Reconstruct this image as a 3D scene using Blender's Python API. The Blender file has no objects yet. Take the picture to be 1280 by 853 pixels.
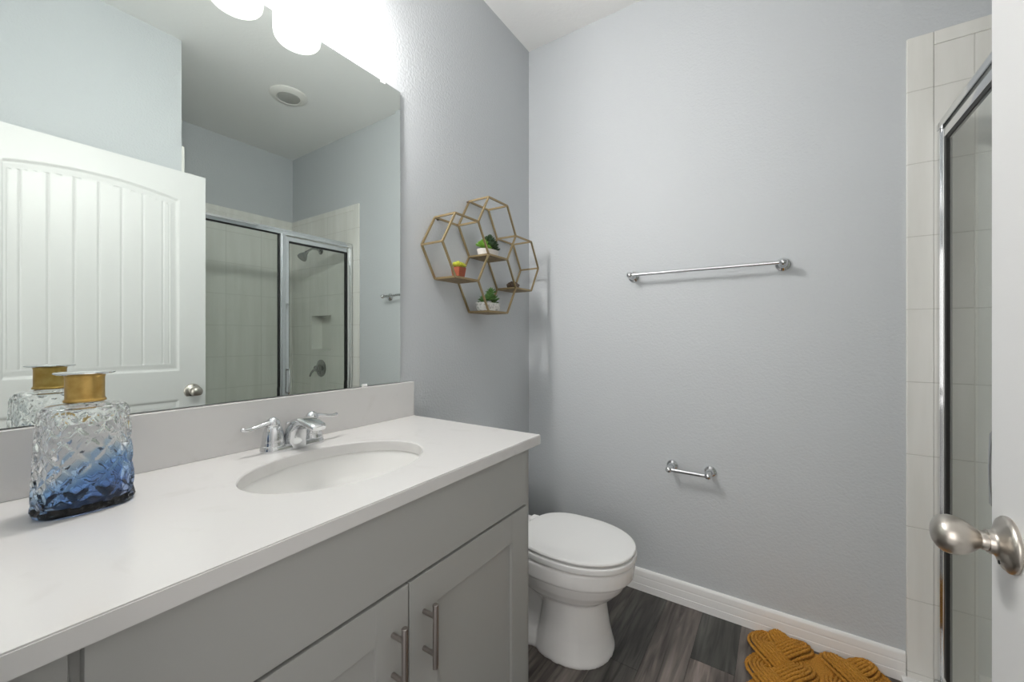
import bpy, bmesh, math, random
from mathutils import Vector, Matrix, noise

random.seed(7)
PI = math.pi
scene = bpy.context.scene
col = scene.collection

# ------------------------------------------------------------------ camera, world, light, exposure
F_PX, YAW = 502.0, math.radians(33.68)
cam_d = bpy.data.cameras.new('camera')
cam_d.sensor_fit = 'HORIZONTAL'
cam_d.sensor_width = 36.0
cam_d.lens = F_PX * 36.0 / 1280.0
cam_d.shift_y = -4.8 / 1280.0
cam_d.clip_start = 0.02
cam = bpy.data.objects.new('camera', cam_d)
cam.location = (1.144, 0.0, 1.17)
cam.rotation_euler = (PI / 2, 0, YAW)
col.objects.link(cam)
scene.camera = cam

LAMP = 350.0       # bulbs of the vanity light
SHADE = 4.5       # glow of its glass shades
world = bpy.data.worlds.new('world')
scene.world = world
world.use_nodes = True
world.node_tree.nodes['Background'].inputs['Color'].default_value = (1.0, 0.975, 0.95, 1)
world.node_tree.nodes['Background'].inputs['Strength'].default_value = 0.6
# unseen fill lamp added behind the open doorway to brighten the room
la = bpy.data.lights.new('doorway_fill', 'AREA')
la.shape = 'RECTANGLE'; la.size = 1.3; la.size_y = 1.3
la.energy = 11.5
la.color = (1.0, 0.97, 0.94)
lo = bpy.data.objects.new('doorway_fill', la)
lo.location = (1.0, -1.1, 1.25)
lo.rotation_euler = (math.radians(86), 0, 0)
col.objects.link(lo)

scene.view_settings.view_transform = 'Standard'
scene.view_settings.look = 'None'
scene.view_settings.gamma = 1.0
scene.view_settings.use_curve_mapping = False
scene.view_settings.exposure = 0.08
scene.cycles.max_bounces = 14
scene.cycles.diffuse_bounces = 6
scene.cycles.glossy_bounces = 8
scene.cycles.transmission_bounces = 12
scene.cycles.transparent_max_bounces = 12
scene.cycles.sample_clamp_indirect = 4.0

# ------------------------------------------------------------------ material helpers
def lin(r, g, b):
    f = lambda c: c / 12.92 if c <= 0.04045 else ((c + 0.055) / 1.055) ** 2.4
    return (f(r / 255), f(g / 255), f(b / 255), 1.0)

def pmat(name, color, rough=0.5, metal=0.0, **kw):
    m = bpy.data.materials.new(name)
    m.use_nodes = True
    b = m.node_tree.nodes['Principled BSDF']
    b.inputs['Base Color'].default_value = color if len(color) == 4 else (*color, 1)
    b.inputs['Roughness'].default_value = rough
    b.inputs['Metallic'].default_value = metal
    for k, v in kw.items():
        b.inputs[k.replace('_', ' ')].default_value = v
    return m

def nd(m, t, **props):
    n = m.node_tree.nodes.new(t)
    for k, v in props.items():
        setattr(n, k, v)
    return n

def lk(m, a, b):
    m.node_tree.links.new(a, b)

def bsdf(m):
    return m.node_tree.nodes['Principled BSDF']

def add_bump(m, scale, strength, dist=0.002, detail=2.0, coord='Object', vec_scale=None):
    tc = nd(m, 'ShaderNodeTexCoord')
    src = tc.outputs[coord]
    if vec_scale:
        mp = nd(m, 'ShaderNodeMapping')
        mp.inputs['Scale'].default_value = vec_scale
        lk(m, src, mp.inputs['Vector']); src = mp.outputs['Vector']
    nz = nd(m, 'ShaderNodeTexNoise')
    nz.inputs['Scale'].default_value = scale
    nz.inputs['Detail'].default_value = detail
    lk(m, src, nz.inputs['Vector'])
    bp = nd(m, 'ShaderNodeBump')
    bp.inputs['Strength'].default_value = strength
    bp.inputs['Distance'].default_value = dist
    lk(m, nz.outputs['Fac'], bp.inputs['Height'])
    lk(m, bp.outputs['Normal'], bsdf(m).inputs['Normal'])
    return nz

def color_noise(m, scale, c0, c1, p0=0.35, p1=0.65, detail=4.0, vec_scale=None, distortion=0.0):
    tc = nd(m, 'ShaderNodeTexCoord')
    src = tc.outputs['Object']
    if vec_scale:
        mp = nd(m, 'ShaderNodeMapping')
        mp.inputs['Scale'].default_value = vec_scale
        lk(m, src, mp.inputs['Vector']); src = mp.outputs['Vector']
    nz = nd(m, 'ShaderNodeTexNoise')
    nz.inputs['Scale'].default_value = scale
    nz.inputs['Detail'].default_value = detail
    nz.inputs['Distortion'].default_value = distortion
    lk(m, src, nz.inputs['Vector'])
    cr = nd(m, 'ShaderNodeValToRGB')
    cr.color_ramp.elements[0].position = p0; cr.color_ramp.elements[0].color = c0
    cr.color_ramp.elements[1].position = p1; cr.color_ramp.elements[1].color = c1
    lk(m, nz.outputs['Fac'], cr.inputs['Fac'])
    lk(m, cr.outputs['Color'], bsdf(m).inputs['Base Color'])
    return cr

M = {}
M['paint'] = pmat('wall_paint', (0.545, 0.568, 0.586), 0.55)
add_bump(M['paint'], 110, 0.55, 0.0026, 2.0)
M['ceiling'] = pmat('ceiling_paint', (0.80, 0.80, 0.79), 0.8)
add_bump(M['ceiling'], 70, 0.25, 0.003)
M['trim'] = pmat('white_trim_paint', (0.88, 0.875, 0.865), 0.32)
M['door'] = pmat('white_door_paint', (0.71, 0.71, 0.705), 0.38)
M['cabinet'] = pmat('grey_cabinet_paint', (0.385, 0.385, 0.368), 0.42)
M['gap'] = pmat('dark_gap', (0.02, 0.02, 0.02), 0.9)
M['chrome'] = pmat('chrome', (0.70, 0.71, 0.72), 0.07, 1.0)
M['satin_chrome'] = pmat('satin_chrome', (0.66, 0.67, 0.68), 0.22, 1.0)
M['nickel'] = pmat('brushed_nickel', (0.56, 0.52, 0.47), 0.30, 1.0)
add_bump(M['nickel'], 300, 0.05, 0.0003, vec_scale=(1, 1, 14))
M['pull'] = pmat('brushed_steel_pull', (0.42, 0.38, 0.36), 0.30, 1.0)
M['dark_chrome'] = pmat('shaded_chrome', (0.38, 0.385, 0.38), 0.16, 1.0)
M['rubber'] = pmat('black_seal', (0.012, 0.012, 0.012), 0.6)
M['porcelain'] = pmat('white_porcelain', (0.90, 0.89, 0.88), 0.10)
M['seat'] = pmat('white_seat_plastic', (0.88, 0.88, 0.87), 0.22)
M['sink'] = pmat('sink_porcelain', (0.80, 0.795, 0.775), 0.12)
M['gold'] = pmat('antique_gold_metal', (0.36, 0.275, 0.15), 0.42, 0.8)
M['board'] = pmat('shelf_board_gilt_wood', (0.30, 0.19, 0.085), 0.55, 0.15)
color_noise(M['board'], 30, (0.17, 0.12, 0.06, 1), (0.31, 0.225, 0.12, 1), vec_scale=(4, 1, 1))
M['brass'] = pmat('aged_brass', (0.60, 0.39, 0.12), 0.34, 1.0)
color_noise(M['brass'], 60, (0.50, 0.30, 0.08, 1), (0.66, 0.44, 0.15, 1), 0.3, 0.7)
M['stone_white'] = pmat('white_planter', (0.78, 0.76, 0.73), 0.6)
M['stone_rough'] = pmat('rough_white_planter', (0.72, 0.72, 0.70), 0.75)
color_noise(M['stone_rough'], 90, (0.42, 0.43, 0.42, 1), (0.78, 0.78, 0.76, 1), 0.35, 0.55)
M['terracotta'] = pmat('terracotta', (0.30, 0.075, 0.035), 0.7)
M['soil'] = pmat('potting_soil', (0.06, 0.035, 0.02), 0.95)
M['leaf_dark'] = pmat('dark_succulent_leaf', (0.045, 0.085, 0.04), 0.5)
M['leaf_mid'] = pmat('green_succulent_leaf', (0.075, 0.17, 0.04), 0.5)
M['leaf_bright'] = pmat('bright_green_leaf', (0.20, 0.42, 0.05), 0.5)
M['leaf_yellow'] = pmat('yellow_green_leaf', (0.52, 0.55, 0.06), 0.5)
M['pebble'] = pmat('brown_stone', (0.10, 0.065, 0.045), 0.8)
add_bump(M['pebble'], 120, 0.8, 0.004)
M['vent'] = pmat('vent_plastic', (0.72, 0.71, 0.68), 0.5)
M['vent_core'] = pmat('vent_core_plastic', (0.36, 0.36, 0.34), 0.6)
M['clip'] = pmat('clear_clip', (0.9, 0.9, 0.9), 0.15)

# quartz counter: warm white with faint beige flecks
M['quartz'] = pmat('white_quartz', (0.80, 0.785, 0.765), 0.16)
cr = color_noise(M['quartz'], 9, (0.625, 0.61, 0.592, 1), (0.67, 0.658, 0.644, 1), 0.26, 0.42, 5.0, None, 1.2)

# mirror: silvered glass, slightly green
M['mirror'] = pmat('mirror_silver', (0.80, 0.855, 0.825), 0.0, 1.0)
M['mirror_edge'] = pmat('mirror_glass_edge', (0.05, 0.075, 0.068), 0.25)

# shower tile
M['tile'] = pmat('shower_tile', (0.78, 0.775, 0.735), 0.14)
def tile_material(m, axis_u, u0, tile_w, tile_h, z0):
    tc = nd(m, 'ShaderNodeTexCoord')
    sep = nd(m, 'ShaderNodeSeparateXYZ')
    lk(m, tc.outputs['Object'], sep.inputs[0])
    def line(sock, o, size):
        a = nd(m, 'ShaderNodeMath', operation='SUBTRACT'); lk(m, sock, a.inputs[0]); a.inputs[1].default_value = o
        d = nd(m, 'ShaderNodeMath', operation='DIVIDE'); lk(m, a.outputs[0], d.inputs[0]); d.inputs[1].default_value = size
        pp = nd(m, 'ShaderNodeMath', operation='PINGPONG'); lk(m, d.outputs[0], pp.inputs[0]); pp.inputs[1].default_value = 0.5
        mu = nd(m, 'ShaderNodeMath', operation='MULTIPLY'); lk(m, pp.outputs[0], mu.inputs[0]); mu.inputs[1].default_value = size
        return mu.outputs[0]
    l1 = line(sep.outputs[axis_u], u0, tile_w)
    l2 = line(sep.outputs[2], z0, tile_h)
    mn = nd(m, 'ShaderNodeMath', operation='MINIMUM'); lk(m, l1, mn.inputs[0]); lk(m, l2, mn.inputs[1])
    mr = nd(m, 'ShaderNodeMapRange'); mr.interpolation_type = 'SMOOTHSTEP'
    mr.inputs['From Min'].default_value = 0.0008; mr.inputs['From Max'].default_value = 0.0022
    lk(m, mn.outputs[0], mr.inputs['Value'])
    nz = nd(m, 'ShaderNodeTexNoise'); nz.inputs['Scale'].default_value = 3.0; nz.inputs['Detail'].default_value = 4
    mp = nd(m, 'ShaderNodeMapping'); mp.inputs['Scale'].default_value = (6, 6, 0.6)
    lk(m, tc.outputs['Object'], mp.inputs['Vector']); lk(m, mp.outputs['Vector'], nz.inputs['Vector'])
    cr = nd(m, 'ShaderNodeValToRGB')
    cr.color_ramp.elements[0].position = 0.3; cr.color_ramp.elements[0].color = (0.74, 0.735, 0.69, 1)
    cr.color_ramp.elements[1].position = 0.7; cr.color_ramp.elements[1].color = (0.82, 0.815, 0.78, 1)
    lk(m, nz.outputs['Fac'], cr.inputs['Fac'])
    mx = nd(m, 'ShaderNodeMix', data_type='RGBA')
    mx.inputs['A'].default_value = (0.62, 0.61, 0.57, 1)
    lk(m, mr.outputs['Result'], mx.inputs['Factor']); lk(m, cr.outputs['Color'], mx.inputs['B'])
    lk(m, mx.outputs['Result'], bsdf(m).inputs['Base Color'])
    bp = nd(m, 'ShaderNodeBump'); bp.inputs['Strength'].default_value = 0.5; bp.inputs['Distance'].default_value = 0.001
    lk(m, mr.outputs['Result'], bp.inputs['Height']); lk(m, bp.outputs['Normal'], bsdf(m).inputs['Normal'])
TILE_Z0, TILE_H = 0.041, 0.2445
M['tile_x'] = pmat('shower_tile_field', (0.78, 0.775, 0.735), 0.14); tile_material(M['tile_x'], 0, 1.66, 0.255, TILE_H, TILE_Z0)
M['tile_y'] = pmat('shower_tile_side', (0.78, 0.775, 0.735), 0.14); tile_material(M['tile_y'], 1, 1.62, 0.255, TILE_H, TILE_Z0)
M['tile_trim'] = pmat('shower_tile_bullnose', (0.78, 0.775, 0.735), 0.14); tile_material(M['tile_trim'], 0, 0.0, 40.0, TILE_H, TILE_Z0)

# shower glass: solid thin panes
def glass_pane(name, tint):
    m = bpy.data.materials.new(name); m.use_nodes = True
    nt = m.node_tree; nt.nodes.clear()
    out = nt.nodes.new('ShaderNodeOutputMaterial')
    mix = nt.nodes.new('ShaderNodeMixShader')
    tr = nt.nodes.new('ShaderNodeBsdfTransparent'); tr.inputs['Color'].default_value = tint
    gl = nt.nodes.new('ShaderNodeBsdfGlossy'); gl.inputs['Roughness'].default_value = 0.0
    fr = nt.nodes.new('ShaderNodeFresnel'); fr.inputs['IOR'].default_value = 1.5
    ge = nt.nodes.new('ShaderNodeNewGeometry')      # outer surface reflects, the inner face only transmits
    sb = nt.nodes.new('ShaderNodeMath'); sb.operation = 'SUBTRACT'; sb.inputs[0].default_value = 1.0
    mu = nt.nodes.new('ShaderNodeMath'); mu.operation = 'MULTIPLY'
    nt.links.new(ge.outputs['Backfacing'], sb.inputs[1]); nt.links.new(sb.outputs[0], mu.inputs[0]); nt.links.new(fr.outputs[0], mu.inputs[1])
    nt.links.new(mu.outputs[0], mix.inputs[0]); nt.links.new(tr.outputs[0], mix.inputs[1])
    nt.links.new(gl.outputs[0], mix.inputs[2]); nt.links.new(mix.outputs[0], out.inputs['Surface'])
    return m
M['pane'] = glass_pane('shower_glass', (0.955, 0.97, 0.96, 1))

# lamp shade glass and bulb
def emit(name, color, strength):
    m = bpy.data.materials.new(name); m.use_nodes = True
    b = m.node_tree.nodes['Principled BSDF']
    b.inputs['Base Color'].default_value = (0.9, 0.9, 0.9, 1)
    b.inputs['Emission Color'].default_value = color
    b.inputs['Emission Strength'].default_value = strength
    return m
M['shade'] = emit('glowing_shade_glass', (1.0, 0.975, 0.95, 1), SHADE)
bsdf(M['shade']).inputs['Alpha'].default_value = 0.10      # thin frosted glass lets part of the bulb's light through
M['bulb'] = emit('lit_bulb', (1.0, 0.975, 0.945, 1), LAMP)

# floor planks
M['plank'] = pmat('dark_wood_look_plank', (0.08, 0.07, 0.065), 0.42)
def plank_material(m):
    at = nd(m, 'ShaderNodeAttribute', attribute_name='plank')
    sep = nd(m, 'ShaderNodeSeparateColor'); lk(m, at.outputs['Color'], sep.inputs[0])
    tc = nd(m, 'ShaderNodeTexCoord')
    cmb = nd(m, 'ShaderNodeCombineXYZ'); 
    ml = nd(m, 'ShaderNodeMath', operation='MULTIPLY'); lk(m, sep.outputs[1], ml.inputs[0]); ml.inputs[1].default_value = 37.0
    lk(m, ml.outputs[0], cmb.inputs[1]); lk(m, ml.outputs[0], cmb.inputs[2])
    ad = nd(m, 'ShaderNodeVectorMath', operation='ADD'); lk(m, tc.outputs['Object'], ad.inputs[0]); lk(m, cmb.outputs[0], ad.inputs[1])
    mp = nd(m, 'ShaderNodeMapping'); mp.inputs['Scale'].default_value = (34, 2.6, 1); lk(m, ad.outputs[0], mp.inputs['Vector'])
    n1 = nd(m, 'ShaderNodeTexNoise'); n1.inputs['Scale'].default_value = 1.0; n1.inputs['Detail'].default_value = 6; n1.inputs['Distortion'].default_value = 1.3
    lk(m, mp.outputs['Vector'], n1.inputs['Vector'])
    mp2 = nd(m, 'ShaderNodeMapping'); mp2.inputs['Scale'].default_value = (8, 1.6, 1); lk(m, ad.outputs[0], mp2.inputs['Vector'])
    n2 = nd(m, 'ShaderNodeTexNoise'); n2.inputs['Scale'].default_value = 1.0; n2.inputs['Detail'].default_value = 4; lk(m, mp2.outputs['Vector'], n2.inputs['Vector'])
    base = nd(m, 'ShaderNodeValToRGB'); lk(m, sep.outputs[0], base.inputs['Fac'])
    e = base.color_ramp.elements
    e[0].position = 0.0; e[0].color = (0.050, 0.050, 0.045, 1)
    e[1].position = 1.0; e[1].color = (0.245, 0.200, 0.180, 1)
    x = base.color_ramp.elements.new(0.5); x.color = (0.120, 0.101, 0.090, 1)
    gr = nd(m, 'ShaderNodeMapRange'); gr.inputs['From Min'].default_value = 0.3; gr.inputs['From Max'].default_value = 0.7
    gr.inputs['To Min'].default_value = 0.38; gr.inputs['To Max'].default_value = 1.85; lk(m, n1.outputs['Fac'], gr.inputs['Value'])
    gr2 = nd(m, 'ShaderNodeMapRange'); gr2.inputs['From Min'].default_value = 0.3; gr2.inputs['From Max'].default_value = 0.7
    gr2.inputs['To Min'].default_value = 0.55; gr2.inputs['To Max'].default_value = 1.65; lk(m, n2.outputs['Fac'], gr2.inputs['Value'])
    mm = nd(m, 'ShaderNodeMath', operation='MULTIPLY'); lk(m, gr.outputs[0], mm.inputs[0]); lk(m, gr2.outputs[0], mm.inputs[1])
    vm = nd(m, 'ShaderNodeVectorMath', operation='SCALE'); lk(m, base.outputs['Color'], vm.inputs[0]); lk(m, mm.outputs[0], vm.inputs['Scale'])
    lk(m, vm.outputs[0], bsdf(m).inputs['Base Color'])
    bp = nd(m, 'ShaderNodeBump'); bp.inputs['Strength'].default_value = 0.25; bp.inputs['Distance'].default_value = 0.001
    lk(m, n1.outputs['Fac'], bp.inputs['Height']); lk(m, bp.outputs['Normal'], bsdf(m).inputs['Normal'])
plank_material(M['plank'])
M['seam'] = pmat('plank_seam', (0.018, 0.016, 0.014), 0.8)

# bath mat yarn
M['yarn'] = pmat('mustard_yarn', (0.46, 0.20, 0.022), 0.95)
color_noise(M['yarn'], 240, (0.36, 0.15, 0.014, 1), (0.60, 0.28, 0.034, 1), 0.32, 0.68, 4)
nz = add_bump(M['yarn'], 700, 0.7, 0.002, 3)
bsdf(M['yarn']).inputs['Sheen Weight'].default_value = 0.35
bsdf(M['yarn']).inputs['Sheen Tint'].default_value = (0.9, 0.5, 0.12, 1)

# bottle glass: clear above, blue below along a slanting line
M['bottle'] = pmat('ombre_blue_glass', (1, 1, 1), 0.0)
def bottle_material(m):
    b = bsdf(m)
    b.inputs['Transmission Weight'].default_value = 1.0
    b.inputs['IOR'].default_value = 1.42
    tc = nd(m, 'ShaderNodeTexCoord')
    sep = nd(m, 'ShaderNodeSeparateXYZ'); lk(m, tc.outputs['Object'], sep.inputs[0])
    a = nd(m, 'ShaderNodeMath', operation='MULTIPLY'); lk(m, sep.outputs[1], a.inputs[0]); a.inputs[1].default_value = -0.52
    s = nd(m, 'ShaderNodeMath', operation='ADD'); lk(m, sep.outputs[2], s.inputs[0]); lk(m, a.outputs[0], s.inputs[1])
    cr = nd(m, 'ShaderNodeValToRGB')
    mr = nd(m, 'ShaderNodeMapRange'); mr.inputs['From Min'].default_value = 0.0; mr.inputs['From Max'].default_value = 0.12
    lk(m, s.outputs[0], mr.inputs['Value']); lk(m, mr.outputs['Result'], cr.inputs['Fac'])
    e = cr.color_ramp.elements
    e[0].position = 0.0; e[0].color = (0.26, 0.34, 0.54, 1)
    e[1].position = 0.66; e[1].color = (0.985, 0.99, 0.99, 1)
    x = e.new(0.22); x.color = (0.30, 0.47, 0.76, 1)
    x = e.new(0.50); x.color = (0.46, 0.64, 0.85, 1)
    x = e.new(0.585); x.color = (0.66, 0.80, 0.92, 1)
    lk(m, cr.outputs['Color'], b.inputs['Base Color'])
bottle_material(M['bottle'])

# ------------------------------------------------------------------ mesh helpers
def add_box(bm, x0, x1, y0, y1, z0, z1, bevel=0.0, seg=2):
    mat = Matrix.Translation(((x0 + x1) / 2, (y0 + y1) / 2, (z0 + z1) / 2)) @ Matrix.Diagonal((x1 - x0, y1 - y0, z1 - z0, 1))
    r = bmesh.ops.create_cube(bm, size=1.0, matrix=mat)
    if bevel > 0:
        es = set()
        for v in r['verts']:
            es.update(v.link_edges)
        bmesh.ops.bevel(bm, geom=list(es), offset=bevel, segments=seg, profile=0.5, affect='EDGES')

def loft(bm, rings, cap0=True, cap1=True, closed=True):
    vs = [[bm.verts.new(p) for p in ring] for ring in rings]
    n = len(vs[0])
    for i in range(len(vs) - 1):
        for j in range(n if closed else n - 1):
            k = (j + 1) % n
            try:
                bm.faces.new((vs[i][j], vs[i][k], vs[i + 1][k], vs[i + 1][j]))
            except ValueError:
                pass
    if cap0:
        bm.faces.new(list(reversed(vs[0])))
    if cap1:
        bm.faces.new(vs[-1])
    return vs

def frame_for(t):
    t = t.normalized()
    up = Vector((0, 0, 1)) if abs(t.z) < 0.95 else Vector((1, 0, 0))
    a = t.cross(up).normalized()
    return a, a.cross(t).normalized()

def add_tube(bm, pts, r, n=10, sq=(1.0, 1.0), rot=0.0, caps=True):
    pts = [Vector(p) for p in pts]
    rs = r if isinstance(r, (list, tuple)) else [r] * len(pts)
    rings = []
    a = None
    for i, p in enumerate(pts):
        t = (pts[min(i + 1, len(pts) - 1)] - pts[max(i - 1, 0)]).normalized()
        if a is None:
            a, b = frame_for(t)
        else:
            a = (a - t * a.dot(t)).normalized()
            b = a.cross(t).normalized()
        rings.append([p + (a * math.cos(rot + 2 * PI * k / n) * sq[0] + b * math.sin(rot + 2 * PI * k / n) * sq[1]) * rs[i] for k in range(n)])
    loft(bm, rings, caps, caps)

def add_lathe(bm, profile, origin, axis=(0, 0, 1), n=32, cap0=False, cap1=False):
    ax = Vector(axis).normalized()
    a, b = frame_for(ax)
    o = Vector(origin)
    rings = [[o + ax * h + (a * math.cos(2 * PI * k / n) + b * math.sin(2 * PI * k / n)) * max(r, 1e-4) for k in range(n)] for (r, h) in profile]
    loft(bm, rings, cap0 or profile[0][0] < 1e-3, cap1 or profile[-1][0] < 1e-3)

def add_prism(bm, poly, d0, d1, axis):
    """extrude polygon along an axis; axis 'x': poly=(y,z), 'y': poly=(x,z), 'z': poly=(x,y)"""
    def P(p, d):
        return {'x': (d, p[0], p[1]), 'y': (p[0], d, p[1]), 'z': (p[0], p[1], d)}[axis]
    loft(bm, [[P(p, d0) for p in poly], [P(p, d1) for p in poly]])

def ellipse(cx, cy, a, b, z, n=64, p=2.0):
    out = []
    for k in range(n):
        t = 2 * PI * k / n
        c, s = math.cos(t), math.sin(t)
        out.append(Vector((cx + a * math.copysign(abs(c) ** (2 / p), c), cy + b * math.copysign(abs(s) ** (2 / p), s), z)))
    return out

def root_loc(o):
    v = Vector((0, 0, 0))
    while o is not None:
        v += o.location
        o = o.parent
    return v

def obj(name, bm, mat, parent=None, origin=None, sharp=38, smooth=True):
    """link a bmesh built in world coordinates as one object"""
    bmesh.ops.recalc_face_normals(bm, faces=bm.faces)
    me = bpy.data.meshes.new(name)
    base = root_loc(parent) if parent else Vector(origin or (0, 0, 0))
    bmesh.ops.translate(bm, verts=bm.verts, vec=-base)
    bm.to_mesh(me); bm.free()
    if smooth and len(me.polygons):
        me.polygons.foreach_set('use_smooth', [True] * len(me.polygons))
        me.set_sharp_from_angle(angle=math.radians(sharp))
    o = bpy.data.objects.new(name, me)
    if smooth and name not in ('bowl', 'bath_mat', 'bottle_body', 'door_slab'):
        wn = o.modifiers.new('weighted_normals', 'WEIGHTED_NORMAL'); wn.keep_sharp = True; wn.weight = 80
    for mm in (mat if isinstance(mat, (list, tuple)) else [mat]):
        me.materials.append(mm)
    col.objects.link(o)
    if parent:
        o.parent = parent
    else:
        o.location = base
    return o

def tag(o, label=None, cat=None, group=None, kind=None):
    if label: o['label'] = label
    if cat: o['category'] = cat
    if group: o['group'] = group
    if kind: o['kind'] = kind
    return o

def thing(name, label, cat, loc, group=None):
    o = bpy.data.objects.new(name, None)
    o.empty_display_size = 0.05
    o.location = loc
    col.objects.link(o)
    return tag(o, label, cat, group)

def B():
    return bmesh.new()

# ------------------------------------------------------------------ room shell
CEIL, D, XW, XF, YF = 2.735, 1.884, 1.493, 2.46, 0.015   # ceiling, back wall, right wall, shower far wall, door wall
TOP = 2.180                                               # top of shower tile
WING = 0.806

def struct(name, bm, mat, parent=None, **kw):
    o = obj(name, bm, mat, parent, **kw)
    o['kind'] = 'structure'
    return o

# floor planks (real planks with narrow seams between)
bm = B()
lay = bm.loops.layers.color.new('plank')
PW = 0.1425
seam_y = {0: [-0.6, 0.36, 1.58, 2.2], 1: [-0.6, 0.75, 1.93], -1: [-0.6, 0.15, 1.22, 2.2]}
tones = {(0, 2): 0.20, (0, 1): 0.82, (1, 1): 0.62, (-1, 2): 0.70, (-2, 2): 0.36}
for i in range(-7, 12):
    x0 = 0.872 + i * PW
    if x0 > XF or x0 + PW < 0: continue
    rnd = random.Random(100 + i)
    ys = seam_y.get(i) or [-0.6, rnd.uniform(-0.2, 0.5), rnd.uniform(1.0, 1.5), 2.2]
    for j in range(len(ys) - 1):
        xa, xb = max(x0, 0), min(x0 + PW, XF)
        ya, yb = max(ys[j], -0.115), min(ys[j + 1], D)
        if yb - ya < 0.02: continue
        tone = tones.get((i, j), rnd.uniform(0.1, 0.8))
        c = (tone, rnd.random(), 0, 1)
        n0 = len(bm.faces)
        g = 0.0006
        add_box(bm, xa + g, xb - g, ya + g, yb - g, -0.008, 0.0)
        bm.faces.ensure_lookup_table()
        for f in bm.faces[n0:]:
            for l in f.loops: l[lay] = c
n0 = len(bm.faces)
add_box(bm, 0, XF, -0.115, D, -0.10, -0.002)
bm.faces.ensure_lookup_table()
for f in bm.faces[n0:]: f.material_index = 1
floor = struct('floor', bm, [M['plank'], M['seam']], smooth=False)

bm = B(); add_box(bm, -0.1, XF + 0.1, -0.115, D + 0.1, CEIL, CEIL + 0.1); struct('ceiling', bm, M['ceiling'], smooth=False)
bm = B(); add_box(bm, -0.1, 0.0, -0.115, D + 0.1, -0.1, CEIL); struct('wall_left', bm, M['paint'], smooth=False)
# back wall, with the niche opening in its tiled shower part
NX0, NX1, NZ0, NZ1 = 1.862, 2.148, 1.062, 1.352
bm = B()
add_box(bm, 0.0, NX0, D, D + 0.1, -0.1, CEIL)
add_box(bm, NX1, XF + 0.1, D, D + 0.1, -0.1, CEIL)
add_box(bm, NX0, NX1, D, D + 0.1, -0.1, NZ0)
add_box(bm, NX0, NX1, D, D + 0.1, NZ1, CEIL)
add_box(bm, NX0, NX1, D + 0.09, D + 0.1, NZ0, NZ1)
struct('wall_back', bm, M['paint'], smooth=False)
bm = B(); add_box(bm, XW, XW + 0.1, YF, WING - 0.01, -0.1, CEIL); add_box(bm, XW + 0.1, XF + 0.1, WING - 0.11, WING - 0.01, -0.1, CEIL); struct('wall_right', bm, M['paint'], smooth=False)
bm = B(); add_box(bm, XF, XF + 0.1, WING - 0.01, D, -0.1, CEIL); struct('wall_shower', bm, M['paint'], smooth=False)
bm = B()
add_box(bm, 0.0, 0.64, -0.10, YF, -0.1, CEIL)
add_box(bm, 1.455, XW + 0.1, -0.10, YF, -0.1, CEIL)
add_box(bm, 0.64, 1.455, -0.10, YF, 2.045, CEIL)
struct('wall_front', bm, M['paint'], smooth=False)
# door lining and casing
bm = B()
add_box(bm, 0.625, 0.655, -0.112, YF + 0.002, 0, 2.03, 0.002)
add_box(bm, 1.442, 1.470, -0.112, YF + 0.002, 0, 2.03, 0.002)
add_box(bm, 0.625, 1.470, -0.112, YF + 0.002, 2.02, 2.05, 0.002)
add_box(bm, 0.598, 0.645, YF, YF + 0.010, 0, 2.10, 0.003)
add_box(bm, 1.450, XW - 0.001, YF, YF + 0.010, 0, 2.10, 0.003)
add_box(bm, 0.598, XW - 0.001, YF, YF + 0.010, 2.04, 2.10, 0.003)
struct('trim_1', bm, M['trim'])

# shower tile
bm = B()
T = 0.008
XT = 1.502
add_box(bm, XT + 0.066, NX0, D - T, D, 0, TOP - 0.045)
add_box(bm, NX1, XF, D - T, D, 0, TOP - 0.045)
add_box(bm, NX0, NX1, D - T, D, 0, NZ0)
add_box(bm, NX0, NX1, D - T, D, NZ1, TOP - 0.045)
struct('wall_shower_back', bm, M['tile_x'], smooth=False)
bm = B()
add_box(bm, XF - T, XF, WING, D - T, 0, TOP - 0.045)
struct('wall_shower_side', bm, M['tile_y'], smooth=False)
bm = B()
add_box(bm, XT + 0.06, XF - T, WING - 0.01, WING, 0, TOP - 0.045)
struct('wall_shower_front', bm, M['tile_x'], smooth=False)
# bullnose border
bm = B()
add_box(bm, XT, XT + 0.066, D - T - 0.003, D, 0, TOP, 0.004)
add_box(bm, XT + 0.066, XF, D - T - 0.003, D, TOP - 0.045, TOP, 0.003)
add_box(bm, XF - T - 0.003, XF, WING, D - T, TOP - 0.045, TOP, 0.003)
add_box(bm, XW + 0.002, XT + 0.06, WING - 0.01, WING + 0.004, 0, TOP, 0.004)
add_box(bm, XT + 0.06, XF, WING - 0.01, WING + 0.003, TOP - 0.045, TOP, 0.003)
struct('trim_2', bm, M['tile_trim'])
# niche lining
bm = B()
t = 0.006
add_box(bm, NX0, NX0 + t, D - T, D + 0.09, NZ0, NZ1)
add_box(bm, NX1 - t, NX1, D - T, D + 0.09, NZ0, NZ1)
add_box(bm, NX0, NX1, D - T, D + 0.09, NZ0, NZ0 + t)
add_box(bm, NX0, NX1, D - T, D + 0.09, NZ1 - t, NZ1)
add_box(bm, NX0, NX1, D + 0.082, D + 0.09, NZ0, NZ1)
struct('trim_3', bm, M['tile'], smooth=False)
# low shower threshold and pan
bm = B()
add_box(bm, XW - 0.006, 1.66, WING, D - 0.001, -0.002, 0.020, 0.004)
add_box(bm, 1.655, XF - T, WING, D - T, -0.002, 0.008)
struct('trim_4', bm, M['porcelain'])

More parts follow.
